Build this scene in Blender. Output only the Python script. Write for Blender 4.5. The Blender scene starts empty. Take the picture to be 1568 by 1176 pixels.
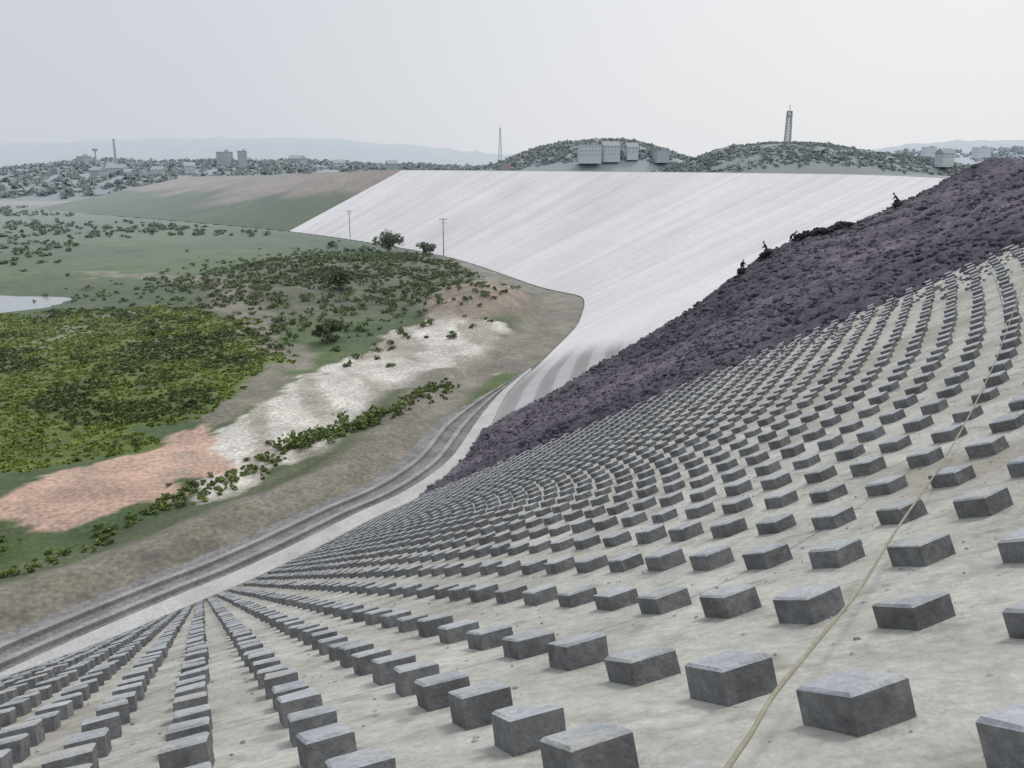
import bpy, math, random
import numpy as np
from mathutils import Vector, Matrix
random.seed(7); rng=np.random.default_rng(7)
S=bpy.context.scene
S.view_settings.view_transform='Standard'
S.view_settings.look='None'; S.view_settings.exposure=0

# ------------------------------------------------------------ helpers
def mesh_obj(name,V,F,mats,mi=None,smooth=False,parent=None,col=None,uv=None):
    me=bpy.data.meshes.new(name)
    V=np.asarray(V,dtype=float)
    if isinstance(F,np.ndarray):
        F=F.tolist()
    me.from_pydata(V.tolist(),[],F)
    if not isinstance(mats,(list,tuple)): mats=[mats]
    for m in mats: me.materials.append(m)
    if mi is not None: me.polygons.foreach_set('material_index',np.asarray(mi,dtype=np.int32))
    if smooth: me.polygons.foreach_set('use_smooth',np.ones(len(F),dtype=bool))
    if col is not None:
        a=me.color_attributes.new('Col','FLOAT_COLOR','POINT')
        c=np.ones((len(V),4)); c[:,:3]=col
        a.data.foreach_set('color',c.ravel())
    if uv is not None:
        a=me.attributes.new('SUV','FLOAT_VECTOR','POINT')
        u3=np.zeros((len(V),3)); u3[:,:uv.shape[1]]=uv
        a.data.foreach_set('vector',u3.ravel())
    me.update()
    ob=bpy.data.objects.new(name,me); S.collection.objects.link(ob)
    if parent: ob.parent=parent
    return ob

def grid_faces(nu,nv):
    i=np.arange(nu-1)[:,None]; j=np.arange(nv-1)[None,:]
    a=(i*nv+j).ravel()
    return np.stack([a,a+1,a+nv+1,a+nv],1)

def hsh(ix,iy,s):
    n=(ix*374761393+iy*668265263+s*1442695041)&0x7fffffff
    n=((n^(n>>13))*1274126177)&0x7fffffff
    return ((n^(n>>16))&0xffff)/65535.0
def vnoise(x,y,s=0):
    ix=np.floor(x).astype(np.int64); iy=np.floor(y).astype(np.int64)
    fx=x-ix; fy=y-iy; fx=fx*fx*(3-2*fx); fy=fy*fy*(3-2*fy)
    a=hsh(ix,iy,s);b=hsh(ix+1,iy,s);c=hsh(ix,iy+1,s);d=hsh(ix+1,iy+1,s)
    return (a*(1-fx)+b*fx)*(1-fy)+(c*(1-fx)+d*fx)*fy
def fbm(x,y,o=4,s=0):
    r=0;a=.5
    for k in range(o):
        r=r+a*vnoise(x*2**k+17*k,y*2**k+31*k,s+k); a*=.5
    return r/(1-.5**o)
def sst(x,a,b):
    t=np.clip((x-a)/(b-a),0,1); return t*t*(3-2*t)

# ------------------------------------------------------------ materials
HAZE_TINT=(.53,.585,.63)
def make_mat(name,col=(.5,.5,.5),attr=False,rough=.9,n1=(1.0,.3),n2=(10,.2),bump=0.0,bscale=20,haze_tint=True,tint=None,hd=880,joint=None,spec=.3):
    m=bpy.data.materials.new(name); m.use_nodes=True
    nt=m.node_tree; N=nt.nodes; L=nt.links
    b=N['Principled BSDF']; b.inputs['Roughness'].default_value=rough
    b.inputs['Specular IOR Level'].default_value=spec
    geo=N.new('ShaderNodeNewGeometry')
    if attr:
        a=N.new('ShaderNodeAttribute'); a.attribute_name='Col'; c=a.outputs['Color']
    else:
        a=N.new('ShaderNodeRGB'); a.outputs[0].default_value=(*col,1); c=a.outputs[0]
    for k,(sc,am) in enumerate((n1,n2)):
        if am<=0: continue
        t=N.new('ShaderNodeTexNoise'); t.inputs['Scale'].default_value=sc; t.inputs['Detail'].default_value=4
        t.inputs['Roughness'].default_value=.6
        L.new(geo.outputs['Position'],t.inputs['Vector'])
        mr=N.new('ShaderNodeMapRange'); mr.inputs['From Min'].default_value=.3; mr.inputs['From Max'].default_value=.7
        mr.inputs['To Min'].default_value=1-am; mr.inputs['To Max'].default_value=1+am
        L.new(t.outputs['Fac'],mr.inputs['Value'])
        vm=N.new('ShaderNodeVectorMath'); vm.operation='SCALE'
        L.new(c,vm.inputs[0]); L.new(mr.outputs[0],vm.inputs['Scale']); c=vm.outputs[0]
        if tint and k==0:
            for q,(tc_,ta,tsc,lo,hi) in enumerate(tint):
                mx=N.new('ShaderNodeMix'); mx.data_type='RGBA'
                t2=N.new('ShaderNodeTexNoise'); t2.inputs['Scale'].default_value=tsc; t2.inputs['Detail'].default_value=5
                L.new(geo.outputs['Position'],t2.inputs['Vector'])
                m2=N.new('ShaderNodeMapRange'); m2.inputs['From Min'].default_value=lo; m2.inputs['From Max'].default_value=hi
                m2.inputs['To Max'].default_value=ta
                L.new(t2.outputs['Fac'],m2.inputs['Value']); L.new(m2.outputs[0],mx.inputs['Factor'])
                L.new(c,mx.inputs['A']); mx.inputs['B'].default_value=(*tc_,1); c=mx.outputs['Result']
    if joint:
        at=N.new('ShaderNodeAttribute'); at.attribute_name='SUV'
        sx=N.new('ShaderNodeSeparateXYZ'); L.new(at.outputs['Vector'],sx.inputs[0])
        for ax,per,w,dk in joint:
            md=N.new('ShaderNodeMath'); md.operation='MODULO'; md.inputs[1].default_value=per
            L.new(sx.outputs[ax],md.inputs[0])
            lt=N.new('ShaderNodeMath'); lt.operation='LESS_THAN'; lt.inputs[1].default_value=w
            L.new(md.outputs[0],lt.inputs[0])
            mr=N.new('ShaderNodeMapRange'); mr.inputs['To Min'].default_value=1; mr.inputs['To Max'].default_value=dk
            L.new(lt.outputs[0],mr.inputs['Value'])
            vm=N.new('ShaderNodeVectorMath'); vm.operation='SCALE'
            L.new(c,vm.inputs[0]); L.new(mr.outputs[0],vm.inputs['Scale']); c=vm.outputs[0]
        mp=N.new('ShaderNodeMapping'); mp.inputs['Scale'].default_value=(.16,.012,1)
        L.new(at.outputs['Vector'],mp.inputs[0])
        t=N.new('ShaderNodeTexNoise'); t.inputs['Scale'].default_value=1; t.inputs['Detail'].default_value=4
        L.new(mp.outputs[0],t.inputs['Vector'])
        mr=N.new('ShaderNodeMapRange'); mr.inputs['From Min'].default_value=.35; mr.inputs['From Max'].default_value=.65
        mr.inputs['To Min'].default_value=.91; mr.inputs['To Max'].default_value=1.04
        L.new(t.outputs['Fac'],mr.inputs['Value'])
        vm=N.new('ShaderNodeVectorMath'); vm.operation='SCALE'
        L.new(c,vm.inputs[0]); L.new(mr.outputs[0],vm.inputs['Scale']); c=vm.outputs[0]
    if haze_tint:  # aerial haze painted into the base colour by distance from the origin
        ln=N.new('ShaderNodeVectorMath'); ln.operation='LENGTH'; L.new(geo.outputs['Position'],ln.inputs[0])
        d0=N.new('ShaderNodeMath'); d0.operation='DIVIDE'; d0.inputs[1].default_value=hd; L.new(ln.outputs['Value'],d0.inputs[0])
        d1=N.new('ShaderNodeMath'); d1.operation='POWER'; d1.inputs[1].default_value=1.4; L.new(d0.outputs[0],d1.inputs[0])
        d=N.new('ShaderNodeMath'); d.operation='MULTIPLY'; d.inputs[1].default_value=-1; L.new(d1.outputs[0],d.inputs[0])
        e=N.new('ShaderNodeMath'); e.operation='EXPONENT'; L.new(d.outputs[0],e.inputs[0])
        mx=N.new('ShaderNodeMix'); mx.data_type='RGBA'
        L.new(e.outputs[0],mx.inputs['Factor']); mx.inputs['A'].default_value=(*HAZE_TINT,1); L.new(c,mx.inputs['B']); c=mx.outputs['Result']
    L.new(c,b.inputs['Base Color'])
    if bump>0:
        t=N.new('ShaderNodeTexNoise'); t.inputs['Scale'].default_value=bscale; t.inputs['Detail'].default_value=5
        L.new(geo.outputs['Position'],t.inputs['Vector'])
        bp=N.new('ShaderNodeBump'); bp.inputs['Strength'].default_value=bump; bp.inputs['Distance'].default_value=.05
        L.new(t.outputs['Fac'],bp.inputs['Height']); L.new(bp.outputs[0],b.inputs['Normal'])
    return m

m_slab =make_mat('pale_concrete_slab',(.52,.515,.475),n1=(.5,.18),n2=(7,.18),bump=.6,bscale=18,
    tint=[((.34,.32,.27),.7,.19,.45,.65),((.30,.285,.25),.6,1.7,.53,.66),((.62,.615,.58),.5,.8,.55,.7)],joint=[(1,9.0,.05,.6)],haze_tint=False)
m_btop =make_mat('block_top_concrete',(.43,.455,.49),n1=(.9,.22),n2=(12,.18),bump=.5,bscale=30,tint=[((.50,.49,.44),.6,2.3,.5,.65)],haze_tint=False)
m_bside_shade=make_mat('block_side_shaded_concrete',(.185,.19,.195),n1=(.9,.3),n2=(12,.25),bump=.5,bscale=30,tint=[((.11,.11,.11),.6,2.9,.5,.65)],haze_tint=False)  # same concrete as the tops, darkened so its colour carries the side shade
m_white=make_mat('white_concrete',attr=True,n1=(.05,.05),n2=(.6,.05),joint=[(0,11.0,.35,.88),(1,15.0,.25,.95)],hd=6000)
m_rock =make_mat('dark_purple_rock',attr=True,n1=(.5,.22),n2=(5,.3),bump=1,bscale=8,haze_tint=False)
m_beam =make_mat('light_beam_concrete',(.52,.52,.51),n1=(.4,.15),n2=(5,.15),haze_tint=False)
m_grey =make_mat('grey_berm_stone',(.235,.23,.23),n1=(.5,.3),n2=(4,.3),bump=.6,bscale=8,haze_tint=False)
m_grey2=make_mat('grey_kerb_stone',(.34,.335,.33),n1=(.5,.2),n2=(4,.2),haze_tint=False)
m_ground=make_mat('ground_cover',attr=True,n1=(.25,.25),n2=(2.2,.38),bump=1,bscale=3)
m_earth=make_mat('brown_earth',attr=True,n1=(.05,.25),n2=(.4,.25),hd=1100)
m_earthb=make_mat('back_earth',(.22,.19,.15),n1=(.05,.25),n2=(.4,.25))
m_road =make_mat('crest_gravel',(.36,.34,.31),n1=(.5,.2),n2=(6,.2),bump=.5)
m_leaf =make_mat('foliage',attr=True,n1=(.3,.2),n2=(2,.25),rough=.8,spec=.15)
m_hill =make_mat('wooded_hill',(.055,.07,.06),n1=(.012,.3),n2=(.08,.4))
m_fhill=make_mat('haze_tinted_hill',(.15,.19,.2),n1=(.002,.1),n2=(.01,.05),hd=1500)  # distant haze carried in the pale base colour
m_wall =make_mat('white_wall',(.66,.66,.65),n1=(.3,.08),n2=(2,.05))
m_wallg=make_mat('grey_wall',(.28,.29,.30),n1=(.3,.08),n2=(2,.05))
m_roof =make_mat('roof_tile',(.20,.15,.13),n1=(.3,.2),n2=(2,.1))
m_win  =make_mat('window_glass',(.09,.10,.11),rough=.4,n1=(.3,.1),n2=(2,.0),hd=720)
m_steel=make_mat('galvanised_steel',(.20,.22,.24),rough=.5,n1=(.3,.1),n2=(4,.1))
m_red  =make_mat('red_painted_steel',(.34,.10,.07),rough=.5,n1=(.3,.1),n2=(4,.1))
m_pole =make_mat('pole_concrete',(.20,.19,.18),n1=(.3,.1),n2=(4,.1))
m_rope =make_mat('hose_rubber',(.34,.325,.25),n1=(2,.15),n2=(14,.1),haze_tint=False)
m_cloth=make_mat('dark_clothing',(.03,.035,.06),n1=(3,.3),n2=(9,.1),haze_tint=False)
m_skin =make_mat('skin',(.35,.2,.14),n1=(3,.05),n2=(9,.05),haze_tint=False)
m_helm =make_mat('helmet_plastic',(.6,.25,.03),rough=.4,n1=(3,.02),n2=(9,.02),haze_tint=False)
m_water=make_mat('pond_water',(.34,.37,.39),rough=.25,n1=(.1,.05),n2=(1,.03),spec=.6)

# ------------------------------------------------------------ dam surface (ruled bowl)
ST=np.array([
(-46,12,-42,-42),(-36,30,-22,-20),(-27,44.5,-10,-4.5),(-21,52.5,0,0),(-19,54.9,5,2.3),(-17.3,57.3,10,6.5),
(-15.5,60,16,13.5),(-13.8,62.8,22.5,23),(-11.5,66.5,30,36),(-9,70,38,52),(-6.5,75,46,72),(-4.5,81,54,93),(-3,90,60.5,114),
(-1,105,65,131),(6,132,69,148),(13,162,73,170),(16,190,75,196),(7,209,67,228),(-18,275,36,290),
(-55,335,-5,360),(-99,392,-50,420),(-190,480,-130,530),(-330,600,-260,700)],float)
NS=len(ST); UE=20.05
_d=np.diff(ST,axis=0)
_m=np.zeros_like(ST); _m[0]=_d[0]; _m[-1]=_d[-1]
_p=_d[:-1]*_d[1:]
_m[1:-1]=np.where(_p>0,2*_p/np.where(np.abs(_d[:-1]+_d[1:])<1e-9,1,_d[:-1]+_d[1:]),0)
def cr(u):
    u=np.asarray(u,float); i=np.clip(np.floor(u).astype(int),0,NS-2); f=(u-i)[...,None]
    f2=f*f;f3=f2*f
    return (2*f3-3*f2+1)*ST[i]+(f3-2*f2+f)*_m[i]+(-2*f3+3*f2)*ST[i+1]+(f3-f2)*_m[i+1]
ZC,ZT=-1.7,-28.7
def Sxyz(u,v):
    p=cr(u); v=np.asarray(v,float)
    T=p[...,:2];C=p[...,2:]
    xy=C+(T-C)*v[...,None]
    z=ZC+(ZT-ZC)*v
    z=z-np.clip(np.asarray(u)-UE-.15,0,3)*3.5*(1-v)
    return np.concatenate([xy,z[...,None]],-1)
UF=np.linspace(0,NS-1,2201)
PF=cr(UF); CA=np.concatenate([[0],np.cumsum(np.linalg.norm(np.diff(PF[:,2:],axis=0),axis=1))])
CA-=np.interp(3.0,UF,CA)
u_of_arc=lambda a: np.interp(a,CA,UF)

def slope_mesh(name,u0,u1,mat,nu,nv=46,colf=None):
    u=np.linspace(u0,u1,nu); v=np.linspace(0,1,nv)
    U,Vv=np.meshgrid(u,v,indexing='ij')
    P=Sxyz(U,Vv).reshape(-1,3)
    arc=np.interp(U,UF,CA)+500
    pc=cr(U); ln=np.hypot(*(np.moveaxis(pc[...,:2]-pc[...,2:],-1,0)))*1.11*Vv
    uv=np.stack([arc.ravel(),ln.ravel()],1)
    col=colf(U.ravel(),Vv.ravel(),P) if colf is not None else None
    return mesh_obj(name,P,grid_faces(nu,nv),mat,smooth=True,uv=uv,col=col)

SE=9.05
slope_mesh('concrete_block_slope',0,SE+.1,m_slab,380)
def wcol(u,v,P):
    base=np.array([.80,.79,.80])[None,:]*np.ones((len(u),1))
    lim=.58+.16*(u-12.0)
    k=sst(v,lim,lim+.10)*(1-sst(u,13.2,14.1))
    st=sst(.5+.5*np.sin(v*95),.3,.7)
    g=np.stack([.34+.18*st]*3,1)
    base=base*(1-k[:,None])+g*k[:,None]
    d=fbm(P[:,0]*.04,P[:,1]*.04,3,5)
    return base*(.93+.12*d)[:,None]
slope_mesh('white_concrete_slope',SE+.1,UE,m_white,500,240,wcol)
def ecol(u,v,P):
    n=fbm(P[:,0]*.02,P[:,1]*.02,4,15)
    k=sst(v+(n-.5)*.9,.35,.6)[:,None]
    return np.array([.27,.22,.18])*(1-k)+np.array([.065,.10,.035])*k
slope_mesh('earth_embankment',UE,NS-1,m_earth,160,60,ecol)

def ribbon(name,secs,mat,u0,u1,n,base='C',fade=None,mi=None):
    u=np.linspace(u0,u1,n); p=cr(u); T=p[:,:2];C=p[:,2:]
    if base=='C':
        B=C; d=np.gradient(C,axis=0); nn=np.stack([d[:,1],-d[:,0]],1)
    else:
        B=T; d=np.gradient(T,axis=0); nn=np.stack([-d[:,1],d[:,0]],1)
    nn/=np.linalg.norm(nn,axis=1)[:,None]
    kz=np.ones(31)/31
    nn=np.stack([np.convolve(np.pad(nn[:,q],15,mode='edge'),kz,'valid') for q in (0,1)],1)
    nn/=np.linalg.norm(nn,axis=1)[:,None]
    sag=np.clip(u-UE-.15,0,3)*3.5
    V=[]
    for i in range(n):
        for o,z in secs:
            oo=o*(fade(u[i]) if fade else 1)
            q=B[i]+nn[i]*oo
            zz=z-(sag[i] if base=='C' and z>-20 else 0)
            V.append((q[0],q[1],zz))
    F=grid_faces(n,len(secs))
    mii=None
    if mi: mii=[mi[k%(len(secs)-1)] for k in range(len(F))]
    return mesh_obj(name,V,F,mat,mi=mii)
ribbon('crest_road',[(0,ZC+.002),(.05,ZC+.15),(.45,ZC+.15),(.5,ZC),(9,ZC),(9.2,ZC-.3),(45,-29.5)],[m_beam,m_road,m_earthb],0,NS-1,500,'C',mi=[0,0,0,1,1,2])
fade=lambda u: 1-.96*float(sst(u,12.0,14.0))
ribbon('toe_beam',[(-.3,-28.9),(-.3,-28.3),(1.6,-28.3),(1.6,-29.1)],m_beam,0,13.6,500,'T',fade)
ribbon('toe_berm',[(1.6,-28.75),(2.8,-28.75),(2.8,-28.45),(3.3,-28.45),(3.3,-28.8),(4.7,-28.8),(4.7,-28.5),(5.2,-28.5),(5.2,-28.85),(6.8,-28.85),(7.4,-29.3)],
       [m_grey,m_grey2],0,13.8,600,'T',fade,mi=[0,1,1,1,0,1,1,1,0,0])

# ------------------------------------------------------------ blocks
def build_blocks():
    V=[];F=[];MI=[]
    arcs=[.85,2.1,3.7]; a=3.7
    for k in range(60):
        a+=2.2 if k<12 else 1.9; arcs.append(a)
    arcs+=[-.25-1.0*k for k in range(0,40)]
    arcs=[a for a in arcs if u_of_arc(a)<SE+.1 and u_of_arc(a)>.4]
    for a in arcs:
        u=float(u_of_arc(a))
        r=Sxyz(np.array([u]),np.array([1.]))[0]-Sxyz(np.array([u]),np.array([0.]))[0]
        rl=np.linalg.norm(r); r=r/rl
        sp0=1.9 if a>0 else 1.0
        s=1.0+rng.uniform(-.05,.05)
        u2=float(u_of_arc(a+.5))
        step=1.05 if a<3 else 1.30
        while s<rl-.7:
            v=s/rl
            A=Sxyz(np.array([u]),np.array([v]))[0]; B=Sxyz(np.array([u2]),np.array([v]))[0]
            c=B-A; loc=np.linalg.norm(c)/.5*sp0
            c=c-r*np.dot(c,r); c/=np.linalg.norm(c)
            n=np.cross(c,r)
            if n[2]<0: n=-n
            w0=.38 if a<1.5 else (.41 if a<3 else .47)
            w=min(w0,.62*loc)*rng.uniform(.95,1.05)/2; dp=(.2 if a<3 else .23)*rng.uniform(.94,1.06); h=.24*rng.uniform(.86,1.1)
            ch=.022
            yaw=rng.normal(0,.045); r2=r*math.cos(yaw)+c*math.sin(yaw); c2=c*math.cos(yaw)-r*math.sin(yaw)
            n2=n+r*rng.normal(0,.03)+c*rng.normal(0,.03)
            A=A+c*rng.normal(0,.018)+r*rng.normal(0,.02)
            b=len(V)
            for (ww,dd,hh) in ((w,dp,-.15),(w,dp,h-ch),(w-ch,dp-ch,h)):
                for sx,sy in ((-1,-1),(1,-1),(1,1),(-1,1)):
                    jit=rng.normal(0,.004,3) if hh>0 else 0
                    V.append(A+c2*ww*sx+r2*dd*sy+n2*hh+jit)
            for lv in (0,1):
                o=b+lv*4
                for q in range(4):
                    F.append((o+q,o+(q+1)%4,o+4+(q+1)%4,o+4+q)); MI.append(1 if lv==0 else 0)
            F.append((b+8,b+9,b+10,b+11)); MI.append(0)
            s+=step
    mesh_obj('concrete_blocks',V,F,[m_btop,m_bside_shade],mi=MI)
build_blocks()

# ------------------------------------------------------------ rock band
U0,U1=SE-.05,12.2
def rock_h(uf,v):
    near=sst(uf,0,.18)*1.0; rise=sst(uf,.15,.85)*(1.5+2.2*np.exp(-((v-.45)/.13)**2)); drop=1-sst(uf,.9,1.0)
    return (near+rise)*drop*(1-.65*sst(v,.55,1.0))-.15
def rockP(uf,v):
    u=U0+(U1-U0)*uf
    P=Sxyz(u,v).copy(); P[...,2]+=rock_h(uf,v); return P
nu,nv=200,340
uf,vv=np.meshgrid(np.linspace(0,1,nu),np.linspace(-.01,1.0,nv),indexing='ij')
P=rockP(uf,vv)
nz=fbm(P[...,0]*.9,P[...,1]*.9,4,3)-.5
P[...,2]+=nz*1.1*sst(uf,0,.08)*(1-sst(uf,.95,1))+.05
P=P.reshape(-1,3)
pc=fbm(P[:,0]*.12,P[:,1]*.12,3,9)
streak=np.exp(-((uf.ravel()-.38)/.12)**2)*.6
ra=np.array([.105,.093,.120]); rb=np.array([.20,.175,.21])
k=np.clip((pc-.4)*1.8+streak,0,1)[:,None]
mesh_obj('rock_riprap_band',P,grid_faces(nu,nv),m_rock,col=ra*(1-k)+rb*k)
t=(1+5**.5)/2
ICO=np.array([(-1,t,0),(1,t,0),(-1,-t,0),(1,-t,0),(0,-1,t),(0,1,t),(0,-1,-t),(0,1,-t),(t,0,-1),(t,0,1),(-t,0,-1),(-t,0,1)],float)/1.9
ICF=np.array([(0,11,5),(0,5,1),(0,1,7),(0,7,10),(0,10,11),(1,5,9),(5,11,4),(11,10,2),(10,7,6),(7,1,8),(3,9,4),(3,4,2),(3,2,6),(3,6,8),(3,8,9),(4,9,5),(2,4,11),(6,2,10),(8,6,7),(9,8,1)])
def boulders(name,pos,size,cols,mat):
    V=[];F=[];C=[]
    for i,(p,s) in enumerate(zip(pos,size)):
        q=ICO*rng.uniform(.6,1.25,(12,1))*np.array([rng.uniform(.7,1.4),rng.uniform(.7,1.4),rng.uniform(.5,.9)])*s
        a=rng.uniform(0,6.28); R=np.array([[math.cos(a),-math.sin(a),0],[math.sin(a),math.cos(a),0],[0,0,1]])
        V.append(q@R.T+p); F.append(ICF+12*i); C.append(np.repeat(cols[i][None],12,0))
    return mesh_obj(name,np.concatenate(V),np.concatenate(F),mat,col=np.concatenate(C))
n=9000
uf=rng.uniform(.01,.99,n); v=rng.uniform(0,1,n)**.8
pos=rockP(uf,v); pos[:,2]+=rng.uniform(-.1,.18,n)
sz=rng.uniform(.11,.33,n); big=rng.random(n)<.03; sz[big]*=1.7
kk=np.clip((fbm(pos[:,0]*.12,pos[:,1]*.12,3,9)-.4)*1.8+np.exp(-((uf-.38)/.12)**2)*.6+rng.normal(0,.2,n),0,1)[:,None]
cols=(ra+(rb-ra)*kk)*rng.uniform(.65,1.15,(n,1))
boulders('riprap_boulders',pos,sz,cols,m_rock)
# spilled fragments along the edge of the block field
n=900
uf=-np.abs(rng.normal(0,.07,n)); v=rng.uniform(0,1,n)
pos=Sxyz(U0+(U1-U0)*uf,v)+np.array([0,0,.03])
boulders('spilled_stones',pos,rng.uniform(.06,.2,n),np.repeat(((ra+rb)*.5)[None],n,0),m_rock)
ps=[];ss=[]
for (v0,v1,cnt) in ((.20,.21,10),(.31,.42,90),(.47,.49,16),(.52,.53,8)):
    vq=rng.uniform(v0,v1,cnt); uq=rng.normal(.86,.02,cnt)
    q=rockP(uq,vq); q[:,2]+=rng.uniform(.1,.7,cnt); ps.append(q); ss.append(rng.uniform(.3,.55,cnt))
ps=np.concatenate(ps); ss=np.concatenate(ss)
boulders('stone_heap',ps,ss,np.repeat(np.array([[.035,.032,.038]]),len(ps),0),m_rock)
# concrete crumbs on the slab
n=2600
uq=u_of_arc(rng.uniform(-8,32,n)); vq=rng.uniform(.01,.5,n)
boulders('concrete_crumbs',Sxyz(uq,vq)+np.array([0,0,.006]),rng.uniform(.008,.03,n),rng.uniform(.22,.5,(n,1))*np.ones((1,3)),m_rock)

# ------------------------------------------------------------ hose lying over the blocks
UU,VV=np.meshgrid(np.linspace(2.5,9,600),np.linspace(0,1,400),indexing='ij')
SP=Sxyz(UU,VV).reshape(-1,3)
def zsurf(x,y):
    return SP[np.argmin((SP[:,0]-x)**2+(SP[:,1]-y)**2),2]
def tube(name,pts,r,mat):
    cu=bpy.data.curves.new(name,'CURVE'); cu.dimensions='3D'; cu.bevel_depth=r; cu.bevel_resolution=3
    sp=cu.splines.new('NURBS'); sp.points.add(len(pts)-1); sp.use_endpoint_u=True; sp.order_u=4
    for i,p in enumerate(pts): sp.points[i].co=(*p,1)
    cu.materials.append(mat)
    ob=bpy.data.objects.new(name,cu); S.collection.objects.link(ob); return ob
kp=np.array([(.75,2.9),(1.5,4.35),(2.6,6.2),(4.6,9.5),(7.2,13.5),(13,22.5),(24,40)])
tt=np.linspace(0,len(kp)-1,26); hx=np.interp(tt,range(len(kp)),kp[:,0]); hy=np.interp(tt,range(len(kp)),kp[:,1])
hz=np.array([zsurf(x,y) for x,y in zip(hx,hy)]); 
tube('hose',[(x,y,z+.29) for x,y,z in zip(hx,hy,hz)],.0145,m_rope)

# ------------------------------------------------------------ terrain
def axis(a,b,step,lo,hi,g=1.12):
    c=list(np.arange(a,b,step)); s=step; x=c[-1]
    while x<hi: s*=g; x+=s; c.append(x)
    s=step; x=c[0]; l=[]
    while x>lo: s*=g; x-=s; l.append(x)
    return np.array(l[::-1]+c)
gx=axis(-135,30,.8,-9000,9000,1.08); gy=axis(35,290,.9,-6000,12000,1.06)
X,Y=np.meshgrid(gx,gy,indexing='ij')
X=X.ravel();Y=Y.ravel()
Tp=PF[::3,:2]; Tt=np.gradient(Tp,axis=0); Tn=np.stack([-Tt[:,1],Tt[:,0]],1); Tn/=np.linalg.norm(Tn,axis=1)[:,None]
def sdist(X,Y):
    D=np.empty(len(X))
    for a in range(0,len(X),8000):
        dx=X[a:a+8000,None]-Tp[None,:,0]; dy=Y[a:a+8000,None]-Tp[None,:,1]
        d2=dx*dx+dy*dy; i=np.argmin(d2,1); r=np.arange(len(i))
        sg=np.sign(dx[r,i]*Tn[i,0]+dy[r,i]*Tn[i,1]); D[a:a+8000]=np.sqrt(d2[r,i])*sg
    return D
def theight(X,Y,D):
    g=sst(D,8,14)
    h=-29.05+g*((fbm(X*.08,Y*.08,4,1)-.5)*2.0)
    h+=g*6.0*np.exp(-((X+7)/11)**2-((Y-174)/20)**2)
    h+=g*4.5*np.exp(-((X+52)/30)**2-((Y-225)/45)**2)
    h+=g*2.5*np.exp(-((X+25)/14)**2-((Y-240)/30)**2)
    h+=.9*np.exp(-((D-11)/3.0)**2)*sst(D,6.8,9)
    h+=.35*sst(Y,110,150)*(1-sst(D,4,9))*sst(D,-1,1)
    pit=np.exp(-(((X+130)/32)**4)-((Y-187+.08*(X+125)+5*(fbm(X*.1,Y*.1,2,91)-.5))/13)**4)
    h=h*(1-pit)+(-30.0)*pit
    far=sst(Y,500,1200)*sst(-X,50,300)
    h+=far*10*fbm(X*.004,Y*.004,3,2)
    return h
D=sdist(X,Y)
Z=theight(X,Y,D)
def inpoly(x,y,poly):
    r=np.zeros(len(x),bool); n=len(poly); j=n-1
    for i in range(n):
        xi,yi=poly[i];xj,yj=poly[j]
        c=((yi>y)!=(yj>y))&(x<(xj-xi)*(y-yi)/(yj-yi+1e-12)+xi)
        r^=c; j=i
    return r
wx=X+(fbm(X*.15,Y*.15,3,21)-.5)*14; wy=Y+(fbm(X*.15,Y*.15,3,25)-.5)*18
GR=[(-50,79),(-36,93),(-36,110),(-38,133),(-50,160),(-75,175),(-103,172),(-135,160),(-135,95),(-85,75)]
PK=[(-44,69),(-45,79),(-41,86),(-34,93),(-30.5,90),(-29.5,78),(-32,72),(-37,65)]
GV=[(-29,72),(-31,91),(-28,128),(-16,160),(1,150),(-4,120),(-11,100),(-19,84)]
n1=fbm(X*.02,Y*.02,4,31)[:,None]; n2=fbm(X*.12,Y*.12,4,37)[:,None]; n3=fbm(X*.006,Y*.009,4,41)[:,None]; n4=fbm(X*.4,Y*.4,3,47)[:,None]
def mixc(mask,c,base): 
    m=np.asarray(mask,float)
    if m.ndim==1: m=m[:,None]
    return base*(1-m)+np.asarray(c)*m
col=np.ones((len(X),3))*np.array([.066,.100,.034])
col=mixc(sst(n1,.45,.62)*.8,(.095,.14,.038),col)
col=mixc(sst(n2,.60,.72)*.3,(.13,.12,.06),col)
bh=np.exp(-((X+42)/32)**2-((Y-215)/58)**2)
col=mixc(sst(bh,.25,.55)*.75,np.array([.125,.12,.075])*(.5+1.0*n4),col)
mg=inpoly(wx,wy,GR)
col=mixc(mg,np.array([.125,.175,.024])*(.4+.5*n2+.5*n4),col)
col=mixc(mg*(sst(n2[:,0],.52,.66))*.65,(.05,.078,.016),col)
col=mixc(mg*sst(fbm(X*.1,Y*.1,3,77),.66,.74)*.6,(.28,.27,.22),col)
tr=np.array([(-120,240),(-82,221),(-62,190),(-50,160),(-38,135),(-32,118),(-33,104),(-34,95)],float)
dm=np.full(len(X),1e9)
for a,b in zip(tr[:-1],tr[1:]):
    ab=b-a; t_=np.clip(((wx-a[0])*ab[0]+(wy-a[1])*ab[1])/ab.dot(ab),0,1)
    dm=np.minimum(dm,np.hypot(wx-a[0]-t_*ab[0],wy-a[1]-t_*ab[1]))
col=mixc((1-sst(dm,2.5,5.5))*.85,np.array([.24,.215,.17])*(.7+.6*n4),col)
pkm=inpoly(wx*.5+X*.5,wy*.5+Y*.5,PK)
col=mixc(pkm,np.array([.50,.34,.265])*(.75+.5*n2),col)
col=mixc(pkm*sst(n4[:,0],.55,.7)*.5,(.38,.31,.24),col)
gv=inpoly(wx*.5+X*.5,wy*.5+Y*.5,GV)
col=mixc(gv,np.array([.60,.57,.52])*(.75+.5*n2),col)
col=mixc(gv*sst(fbm((X+Y*.35)*.25,(Y)*.05,4,53),.52,.62)*.7,(.30,.26,.21),col)
md=np.exp(-((X+7)/13)**2-((Y-174)/24)**2)
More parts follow.
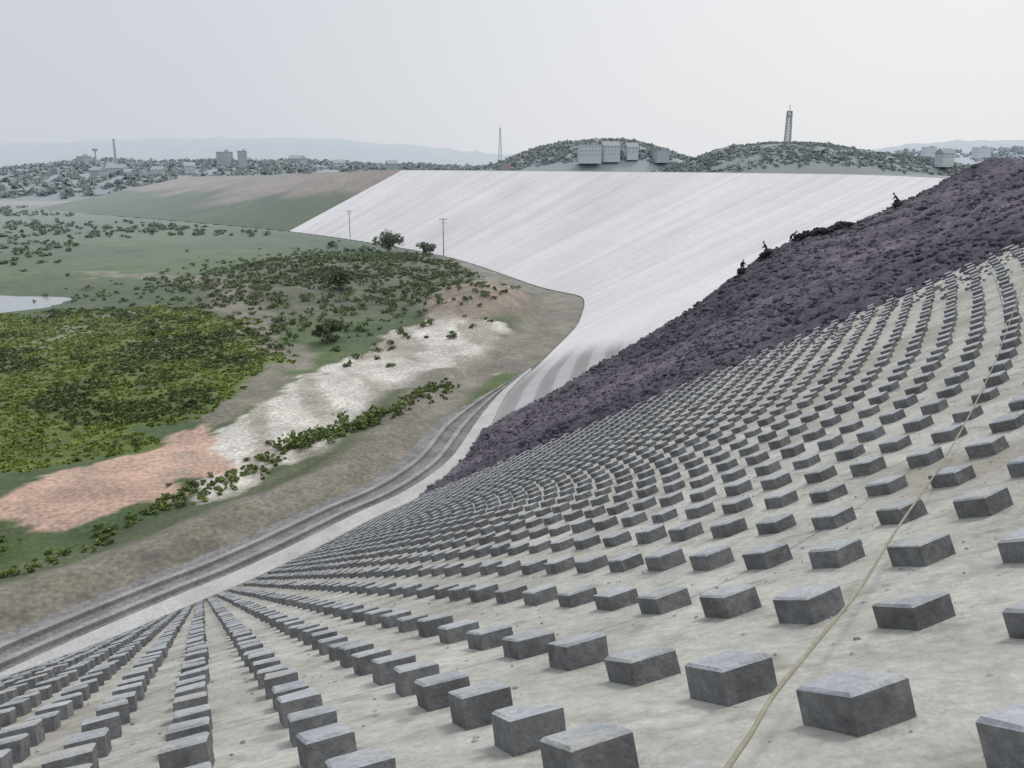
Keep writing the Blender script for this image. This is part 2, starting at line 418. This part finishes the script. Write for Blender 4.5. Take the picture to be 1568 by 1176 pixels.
col=mixc(sst(md,.3,.6),np.array([.28,.225,.175])*(.6+.8*n4),col)
bk=(1-sst(D,13,18))*sst(D,4,6)*(Y<330)*(Y>-10)
bk=np.where(Y>120,(1-sst(D,6+4*n2[:,0],9+5*n2[:,0]))*sst(D,-1,1)*(Y<300),bk)
col=mixc(bk,np.array([.24,.215,.18])*(.5+.5*n2+.5*n4),col)
col=mixc(sst(n4[:,0],.5,.62)*bk*.45,(.11,.12,.065),col)
col=mixc(np.exp(-((D-14.5)/1.6)**2)*(Y<110)*.8*(Y>0),(.06,.09,.025),col)
lowl=np.exp(-((X+48)/11)**2-((Y-60)/8)**2)
col=mixc(sst(lowl,.3,.6)*(D>13)*.9,(.06,.10,.02),col)
fm=sst(Y,240,420)*sst(-X,20,60)
col=mixc((fm[:,None]*sst(n3,.45,.62)*.6),(.05,.08,.035),col)
bp=np.exp(-((X+330)/160)**2-((Y-720)/70)**2)
col=mixc(sst(bp,.35,.6)*.8,(.24,.18,.13),col)
mesh_obj('ground',np.stack([X,Y,Z],1),grid_faces(len(gx),len(gy)),m_ground,smooth=True,col=np.clip(col,.01,.8))
mesh_obj('pond_water',[(x,y,-29.35) for x,y in [(-170,212),(-88,212),(-88,165),(-170,165)]],[[0,1,2,3]],m_water)

# ------------------------------------------------------------ foliage
def foliage(name,P,R,H,nl,ls,cols,mat=None):
    Vs=[];Cs=[]
    for p,r,h,c in zip(P,R,H,cols):
        k=nl
        lobes=rng.normal(0,1,(4,3))*np.array([.45,.45,.22])*np.array([r,r,h])+np.array([0,0,h*.55])
        li=rng.integers(0,4,k)
        d=rng.normal(0,1,(k,3)); d/=np.linalg.norm(d,axis=1)[:,None]
        rr=rng.uniform(.55,1.05,(k,1))
        ctr=lobes[li]+d*rr*np.array([r*.55,r*.55,h*.42])
        ctr[:,2]=np.maximum(ctr[:,2],.05*h)
        s=ls*rng.uniform(.6,1.3,(k,1))*(r**.5)
        a=rng.normal(0,1,(k,3)); a/=np.linalg.norm(a,axis=1)[:,None]
        b=np.cross(a,d+rng.normal(0,.3,(k,3))); b/=np.linalg.norm(b,axis=1)[:,None]+1e-9
        q=np.stack([ctr-a*s-b*s*.7,ctr+a*s*.8-b*s*.5,ctr+a*s+b*s*.7,ctr-a*s*.7+b*s*.6],1)+p
        Vs.append(q.reshape(-1,3))
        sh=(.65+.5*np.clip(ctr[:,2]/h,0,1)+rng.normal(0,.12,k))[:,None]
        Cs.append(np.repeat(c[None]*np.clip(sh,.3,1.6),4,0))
    V=np.concatenate(Vs); F=np.arange(len(V)).reshape(-1,4)
    return mesh_obj(name,V,F,mat or m_leaf,col=np.concatenate(Cs))
def place(xy):
    xy=np.asarray(xy,float); d=sdist(xy[:,0],xy[:,1]); z=theight(xy[:,0],xy[:,1],d)
    return np.column_stack([xy,z]),d
G1=np.array([.125,.175,.050]);G2=np.array([.20,.265,.058]);G3=np.array([.085,.12,.048])
def gcol(n,a,b): 
    k=rng.random((n,1)); return a*(1-k)+b*k
xy=np.column_stack([rng.normal(-40,25,2500),rng.normal(215,42,2500)])
p,d=place(xy); kk=(d>10)&(xy[:,1]>125)&((fbm(xy[:,0]*.09,xy[:,1]*.09,3,88)>.40)|(rng.random(2500)<.25)); p=p[kk]; r=rng.uniform(.3,1.1,len(p)); big=rng.random(len(p))<.07; r[big]*=1.8
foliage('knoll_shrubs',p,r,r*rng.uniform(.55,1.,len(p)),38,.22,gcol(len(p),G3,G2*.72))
A=np.array([(-40,52),(-34,64),(-28,76),(-22,88),(-14,99),(-9,112)],float)
tq=rng.random(420)**.8*(len(A)-1); xy=np.column_stack([np.interp(tq,range(len(A)),A[:,0]),np.interp(tq,range(len(A)),A[:,1])])+rng.normal(0,1.0,(420,2))
p,d=place(xy); r=rng.uniform(.12,.42,len(p)); sel=(tq>2.7)&(tq<3.9)&(rng.random(420)<.3); r[sel]*=2.8
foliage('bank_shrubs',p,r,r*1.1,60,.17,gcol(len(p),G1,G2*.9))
NM=17000
xy=np.column_stack([rng.uniform(-125,-33,NM),rng.uniform(55,176,NM)])
fz=fbm(xy[:,0]*.12,xy[:,1]*.12,4,37)
sx_=xy[:,0]+(fbm(xy[:,0]*.15,xy[:,1]*.15,3,21)-.5)*14; sy_=xy[:,1]+(fbm(xy[:,0]*.15,xy[:,1]*.15,3,25)-.5)*18
ok=inpoly(sx_,sy_,GR)|((xy[:,1]<66)&(xy[:,0]<-40))
ok&=~inpoly(xy[:,0],xy[:,1],PK)
xy=xy[ok]; fz=fz[ok]; p,d=place(xy); q=d>12; p=p[q]; fz=fz[q]
dk=sst(fz,.5,.64)
r=rng.uniform(.15,.45,len(p))*(1+1.0*dk*rng.random(len(p)))
cm=(G2*1.0)[None]*(1-dk[:,None])+(G1*.75)[None]*dk[:,None]
cm=cm*rng.uniform(.8,1.15,(len(p),1)); cm[:,2]*=.7
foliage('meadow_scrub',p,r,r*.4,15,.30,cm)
NB=9000
xy=np.column_stack([-rng.uniform(30,640,NB),rng.uniform(190,950,NB)])
ok=(fbm(xy[:,0]*.010,xy[:,1]*.02,3,71)+rng.normal(0,.04,NB)>.47)&(-xy[:,0]<xy[:,1]*.72)&~((xy[:,1]<214)&(xy[:,0]<-84))
xy=xy[ok]; p,d=place(xy); kk=(d>14)&(d<2000); p=p[kk]; r=rng.uniform(.7,1.5,len(p))*(.5+p[:,1]/520)
foliage('distant_tree_belt',p,r,r*rng.uniform(.6,1.,len(p)),24,.46,gcol(len(p),G3,G1))

def tree(x,y,h,r):
    p,_=place([(x,y)]); p=p[0]
    e=bpy.data.objects.new('tree',None); S.collection.objects.link(e); e.location=p
    V=[];F=[]
    def limb(a,b,r0,r1):
        a=np.array(a,float);b=np.array(b,float);d=b-a;d/=np.linalg.norm(d)
        s=np.cross(d,[0.3,1,.1]);s/=np.linalg.norm(s);q=np.cross(d,s);o=len(V)
        for c,rr in ((a,r0),(b,r1)):
            for k in range(7):
                an=k/7*6.283; V.append(c+rr*(s*math.cos(an)+q*math.sin(an)))
        for k in range(7): F.append((o+k,o+(k+1)%7,o+7+(k+1)%7,o+7+k))
    limb((0,0,-.3),(0.1,0,h*.5),.035*h,.02*h)
    for k in range(6):
        an=k*1.05; limb((.1,0,h*(.25+.04*k)),(math.cos(an)*r*.6,math.sin(an)*r*.6,h*(.5+.05*k)),.014*h,.006*h)
    mesh_obj('trunk',V,F,m_pole,parent=e)
    n=9; q=np.column_stack([rng.normal(0,r*.38,n),rng.normal(0,r*.38,n),rng.uniform(.02*h,.5*h,n)])
    f=foliage('crown',q,np.full(n,r*.5),np.full(n,h*.42),130,.2,gcol(n,G3*.8,G1*.75)); f.parent=e
tree(-42,290,8,5); tree(-39,192,6,3.4); tree(-31,143,4,2.4); tree(-26,262,4,2.6)

# ------------------------------------------------------------ hills
def hill(name,prof,Dd,depth,mat,amp=3,base=-32,nx=260,clumps=0,cr_=5,f0=-.6):
    prof=np.array(prof,float); px=np.linspace(prof[0,0],prof[-1,0],nx)
    ytop=np.interp(px,prof[:,0],prof[:,1])
    xs=(px-784)/1349*Dd; top=(255-ytop)/1349*Dd
    ny=16; s=np.linspace(-1,1,ny)
    V=np.zeros((nx,ny,3))
    for j,q in enumerate(s):
        w=math.cos(q*math.pi/2)**.8
        V[:,j,0]=xs; V[:,j,1]=Dd+q*depth
        V[:,j,2]=base+(top-base)*w+(fbm(xs*.03+j,np.full(nx,j*.7),3,11)-.5)*amp*2*w
    ob=mesh_obj(name,V.reshape(-1,3),grid_faces(nx,ny),mat,smooth=True)
    if clumps:
        fi=rng.uniform(2,nx-3,clumps); f=rng.uniform(f0,.05,clumps); w=np.cos(f*math.pi/2)**.8
        P=np.column_stack([np.interp(fi,range(nx),xs),Dd+f*depth,base+(np.interp(fi,range(nx),top)-base)*w-1.5])
        r=rng.uniform(.5,1.2,clumps)*cr_
        foliage(name+'_woodland',P,r,r*.75,26,.6*cr_**.5*.7,gcol(clumps,G3*.7,G1*.65),m_leaf)
    return ob
hill('far_mountain_range',[(-900,228),(-300,220),(0,222),(150,218),(300,214),(480,214),(600,221),(720,233),(820,243),(1000,250),(1200,247),(1310,234),(1400,222),(1470,217),(1560,218),(1800,205),(2400,222)],4200,900,m_fhill,amp=14)
hill('town_hill',[(-700,290),(-100,284),(0,274),(60,262),(120,251),(180,247),(240,251),(330,248),(420,250),(480,248),(560,253),(640,255),(720,257),(820,262)],1050,330,m_hill,amp=3,clumps=3600,f0=-.93)
hill('wooded_hill',[(700,262),(760,253),(790,242),(820,230),(860,221),(910,217),(960,217),(1000,227),(1040,240),(1090,251),(1140,262)],950,160,m_hill,amp=3,clumps=1500,cr_=3.6)
hill('tower_hill',[(1000,262),(1050,249),(1080,237),(1120,225),(1180,220),(1250,221),(1300,230),(1350,236),(1400,241),(1450,250),(1500,258)],700,120,m_hill,amp=2,clumps=2500,cr_=2.3)
hill('right_ridge',[(1280,262),(1330,241),(1380,234),(1450,235),(1520,231),(1600,226),(1800,215),(2200,230)],1700,300,m_hill,amp=5,clumps=700,cr_=7)

class MB:
    def __init__(s): s.V=[];s.F=[];s.M=[]
    def box(s,c,d,m=0,rot=0):
        o=len(s.V)
        for z in (-1,1):
            for x,y in ((-1,-1),(1,-1),(1,1),(-1,1)):
                s.V.append((c[0]+x*d[0]/2,c[1]+y*d[1]/2,c[2]+z*d[2]/2))
        for f in ((3,2,1,0),(4,5,6,7),(0,1,5,4),(1,2,6,5),(2,3,7,6),(3,0,4,7)):
            s.F.append(tuple(o+i for i in f)); s.M.append(m)
    def rod(s,a,b,r,m=0,r2=None,n=6):
        a=np.array(a,float);b=np.array(b,float);d=b-a;d/=np.linalg.norm(d)
        t=np.cross(d,[.31,.95,.05] if abs(d[1])<.9 else [1,0,0]);t/=np.linalg.norm(t);q=np.cross(d,t);o=len(s.V)
        for c,rr in ((a,r),(b,r2 if r2 is not None else r)):
            for k in range(n):
                an=k/n*6.283; s.V.append(tuple(c+rr*(t*math.cos(an)+q*math.sin(an))))
        for k in range(n): s.F.append((o+k,o+(k+1)%n,o+n+(k+1)%n,o+n+k)); s.M.append(m)
        s.F.append(tuple(o+n+k for k in range(n))); s.M.append(m)
        s.F.append(tuple(o+n-1-k for k in range(n))); s.M.append(m)
    def done(s,name,mats,loc=(0,0,0),rz=0,parent=None):
        ob=mesh_obj(name,s.V,s.F,mats,mi=s.M,parent=parent); ob.location=loc; ob.rotation_euler=(0,0,rz); return ob

def building(name,px,ybase,Dd,w,d,h,floors,wall,gable=False,rz=.1):
    x=(px-784)/1349*Dd; z=(255-ybase)/1349*Dd
    e=bpy.data.objects.new(name,None); S.collection.objects.link(e); e.location=(x,Dd,z); e.rotation_euler=(0,0,rz)
    b=MB(); b.box((0,0,h/2-3),(w,d,h+6)); b.done('walls',[wall],parent=e)
    b=MB(); fh=h/floors; nx=max(3,int(w/3.2))
    for f in range(floors):
        for i in range(nx):
            b.box((-w/2+(i+.5)*w/nx,-d/2-.02,fh*(f+.55)),(w/nx*.5,.1,fh*.45))
        for i in range(3):
            b.box((-w/2-.02,-d/2+(i+.5)*d/3,fh*(f+.55)),(.1,d/3*.4,fh*.45))
    b.done('windows',[m_win],parent=e)
    b=MB()
    if gable:
        b.V=[(-w/2-.6,-d/2-.6,h+.01),(w/2+.6,-d/2-.6,h+.01),(w/2+.6,d/2+.6,h+.01),(-w/2-.6,d/2+.6,h+.01),(-w/2-.6,0,h+d*.3),(w/2+.6,0,h+d*.3)]
        b.F=[(0,1,5,4),(2,3,4,5),(0,4,3),(1,2,5),(0,3,2,1)]; b.M=[0]*5
        b.done('roof',[m_roof],parent=e)
    else:
        b.box((0,0,h+.26),(w+.6,d+.6,.5)); b.box((w*.2,0,h+1.5),(w*.2,d*.4,2)); b.done('roof',[m_wallg],parent=e)
building('factory_building',902,241,840,20,16,11,3,m_wall)
building('factory_building',934,239,850,16,14,9,3,m_wall,True)
building('factory_building',966,236,856,11,14,6,2,m_wall,True)
building('factory_building',1012,240,850,12,14,5,2,m_wallg)
for i,(px,yb,Dd,w,h,fl,wl,g) in enumerate([
 (178,265,860,17,5,2,m_wall,True),(212,271,840,18,4.5,2,m_wall,False),(242,267,860,11,4.5,2,m_wall,True),(150,268,830,11,4.5,2,m_wallg,True),
 (345,247,930,13,9,4,m_wallg,False),(372,247,935,9,10,4,m_wallg,False),(130,249,950,10,6,3,m_wallg,False),
 (290,262,860,10,5,2,m_wall,True),(455,252,950,15,6,2,m_wallg,True),(520,257,950,12,5,2,m_wall,True),
 (1445,243,640,8,3.5,2,m_wall,True),(1500,236,1400,26,9,3,m_wall,False),(1420,236,1450,20,10,4,m_wall,False),(600,257,900,10,4,2,m_wallg,True)]):
    building('town_house' if g else 'apartment_block',px,yb,Dd,w,12,h,fl,wl,g,rz=rng.uniform(-.4,.4))

b=MB(); b.rod((0,0,-6),(0,0,20),1.6,0,1.0,12); b.rod((0,0,20),(0,0,20.6),1.3,0,1.3,12); b.done('chimney',[m_wallg],((178-784)/1349*950,950,8))
b=MB(); b.rod((0,0,-6),(0,0,12),1.,0,.7,12); b.rod((0,0,12),(0,0,14.5),2.6,0,3.0,12); b.done('water_tower',[m_wallg],((148-784)/1349*950,950,4))

def lattice(name,loc,h,w0,w1,mat,plat=True,r=.16):
    b=MB(); n=9
    cs=[(-1,-1),(1,-1),(1,1),(-1,1)]
    def pt(k,c): 
        f=k/n; w=(w0*(1-f)+w1*f)/2; return (c[0]*w,c[1]*w,h*f)
    for k in range(n):
        for i in range(4):
            b.rod(pt(k,cs[i]),pt(k+1,cs[i]),r)
            b.rod(pt(k,cs[i]),pt(k+1,cs[(i+1)%4]),r*.6); b.rod(pt(k+1,cs[i]),pt(k+1,cs[(i+1)%4]),r*.6)
            b.rod(pt(k,cs[(i+1)%4]),pt(k+1,cs[i]),r*.6)
    if plat:
        b.rod((0,0,h*.82),(0,0,h*.90),w0*.55,0,w0*.62,10); b.rod((0,0,h*.97),(0,0,h*1.0),w0*.45,0,w0*.45,10); b.rod((0,0,h),(0,0,h*1.18),r)
    return b.done(name,[mat],loc)
lattice('communications_tower',((1203-784)/1349*700,700,16),26,4.2,3.2,m_steel,r=.26)
lattice('lattice_mast',((766-784)/1349*640,640,-2),29,3.0,.8,m_steel,False,.15)
b=MB(); b.box((-1.4,0,.6),(.8,5,1.2),1); b.box((1.4,0,.6),(.8,5,1.2),1); b.box((0,0,2.1),(3.4,4.6,1.6),0); b.box((-1,1.2,3.7),(1.4,1.8,1.6),0)
b.rod((.6,-1.5,2.8),(2.5,-6,9),.35,0,.25); b.rod((2.5,-6,9),(4.5,-9,4.5),.3,0,.2); b.box((4.6,-9.3,4),(1.2,1,1.2),1)
ex=b.done('excavator',[m_red,m_steel],((776-784)/1349*560,560,-2.2),rz=1.2)

def pole(x,y,h):
    p,_=place([(x,y)]); b=MB()
    b.rod((0,0,-.5),(0,0,h),.2,0,.12,8); b.box((0,.14,h-.6),(2.6,.12,.14)); b.box((0,.14,h-1.6),(1.8,.12,.14))
    for q in (-1.15,-.4,.4,1.15): b.rod((q,.14,h-.52),(q,.14,h-.25),.07)
    b.done('utility_pole',[m_pole],tuple(p[0]),rz=.3)
pole(-22.5,283,12.5); pole(-66,352,12)

def worker(base,rz,bend):
    e=bpy.data.objects.new('worker',None); S.collection.objects.link(e); e.location=base; e.rotation_euler=(0,0,rz)
    hip=.92; cb,sb=math.cos(bend),math.sin(bend)
    sh=(0,.50*sb,hip+.50*cb); nk=(0,.58*sb,hip+.58*cb); hd=(0,.80*sb,hip+.80*cb)
    vs=[(0,0,hip),(0,.25*sb,hip+.25*cb),sh,nk,hd,
        (-.2,sh[1],sh[2]),(-.26,sh[1]+.1,sh[2]-.28),(-.2,sh[1]+.32,sh[2]-.42),
        (.2,sh[1],sh[2]),(.26,sh[1]+.1,sh[2]-.28),(.2,sh[1]+.32,sh[2]-.42),
        (-.1,0,hip-.06),(-.13,.12,.5),(-.13,0,.06),(-.13,.16,.03),
        (.1,0,hip-.06),(.15,.02,.5),(.17,-.15,.06),(.17,.02,.03)]
    ed=[(0,1),(1,2),(2,3),(3,4),(2,5),(5,6),(6,7),(2,8),(8,9),(9,10),(0,11),(11,12),(12,13),(13,14),(0,15),(15,16),(16,17),(17,18)]
    rad=[.15,.14,.16,.06,.10,.07,.05,.035,.07,.05,.035,.10,.07,.05,.04,.10,.07,.05,.04]
    me=bpy.data.meshes.new('body'); me.from_pydata(vs,ed,[]); me.materials.append(m_cloth)
    ob=bpy.data.objects.new('body',me); S.collection.objects.link(ob); ob.parent=e
    md=ob.modifiers.new('skin','SKIN')
    for i,r in enumerate(rad): me.skin_vertices[0].data[i].radius=(r,r)
    me.skin_vertices[0].data[0].use_root=True
    s=ob.modifiers.new('sub','SUBSURF'); s.levels=1; s.render_levels=1
    b=MB(); b.rod((hd[0],hd[1]+.02,hd[2]-.09),(hd[0],hd[1]+.02,hd[2]+.1),.095,0,.085,10); b.done('face',[m_skin],parent=e)
    b=MB(); b.rod((hd[0],hd[1],hd[2]+.06),(hd[0],hd[1],hd[2]+.17),.135,0,.07,10); b.rod((hd[0],hd[1]+.04,hd[2]+.05),(hd[0],hd[1]+.04,hd[2]+.065),.165,0,.16,10); b.done('helmet',[m_helm],parent=e)
for uf_,v_,rz,bd in ((.86,.205,1,.7),(.86,.43,4,.9),(.86,.478,1,.5),(.86,.525,3,.8)):
    q=rockP(np.array([uf_]),np.array([v_]))[0]; q[2]+=.1
    worker(tuple(q),rz,bd)

# ------------------------------------------------------------ light, sky, camera
EL,AZ=math.radians(52),math.radians(35)
w=bpy.data.worlds.new('World'); S.world=w; w.use_nodes=True
N=w.node_tree.nodes; L=w.node_tree.links; bg=N['Background']
sky=N.new('ShaderNodeTexSky'); sky.sky_type='NISHITA'; sky.sun_disc=False; sky.sun_elevation=EL; sky.sun_rotation=AZ
sky.air_density=1.5; sky.dust_density=5
tc=N.new('ShaderNodeTexCoord'); sx=N.new('ShaderNodeSeparateXYZ'); L.new(tc.outputs['Generated'],sx.inputs[0])
mr=N.new('ShaderNodeMapRange'); mr.inputs['From Min'].default_value=-.55; mr.inputs['From Max'].default_value=.5; mr.interpolation_type='SMOOTHSTEP'
L.new(sx.outputs['X'],mr.inputs['Value'])
mx=N.new('ShaderNodeMix'); mx.data_type='RGBA'; L.new(mr.outputs[0],mx.inputs['Factor'])
K=10.0
mx.inputs['A'].default_value=(.64*K,.67*K,.73*K,1); mx.inputs['B'].default_value=(.86*K,.87*K,.89*K,1)
cn=N.new('ShaderNodeTexNoise'); cn.inputs['Scale'].default_value=1.6; cn.inputs['Detail'].default_value=3; L.new(tc.outputs['Generated'],cn.inputs['Vector'])
cm=N.new('ShaderNodeMapRange'); cm.inputs['To Min'].default_value=.93; cm.inputs['To Max'].default_value=1.07; L.new(cn.outputs['Fac'],cm.inputs['Value'])
vs=N.new('ShaderNodeVectorMath'); vs.operation='SCALE'; L.new(mx.outputs['Result'],vs.inputs[0]); L.new(cm.outputs[0],vs.inputs['Scale'])
m2=N.new('ShaderNodeMix'); m2.data_type='RGBA'; m2.inputs['Factor'].default_value=.93
L.new(sky.outputs[0],m2.inputs['A']); L.new(vs.outputs[0],m2.inputs['B'])
L.new(m2.outputs['Result'],bg.inputs['Color']); bg.inputs['Strength'].default_value=.1
sl=bpy.data.lights.new('sun','SUN'); sl.energy=1.1; sl.angle=math.radians(14); sl.color=(1,.96,.9)
so=bpy.data.objects.new('sun',sl); S.collection.objects.link(so)
dirv=Vector((math.sin(AZ)*math.cos(EL),math.cos(AZ)*math.cos(EL),math.sin(EL)))
so.rotation_euler=dirv.to_track_quat('Z','Y').to_euler()
cd=bpy.data.cameras.new('camera'); cd.sensor_width=36; cd.lens=30; cd.clip_end=20000; cd.clip_start=.05
co=bpy.data.objects.new('camera',cd); S.collection.objects.link(co); co.location=(0,0,0); co.rotation_euler=(math.radians(90-14.3),0,0)
S.camera=co
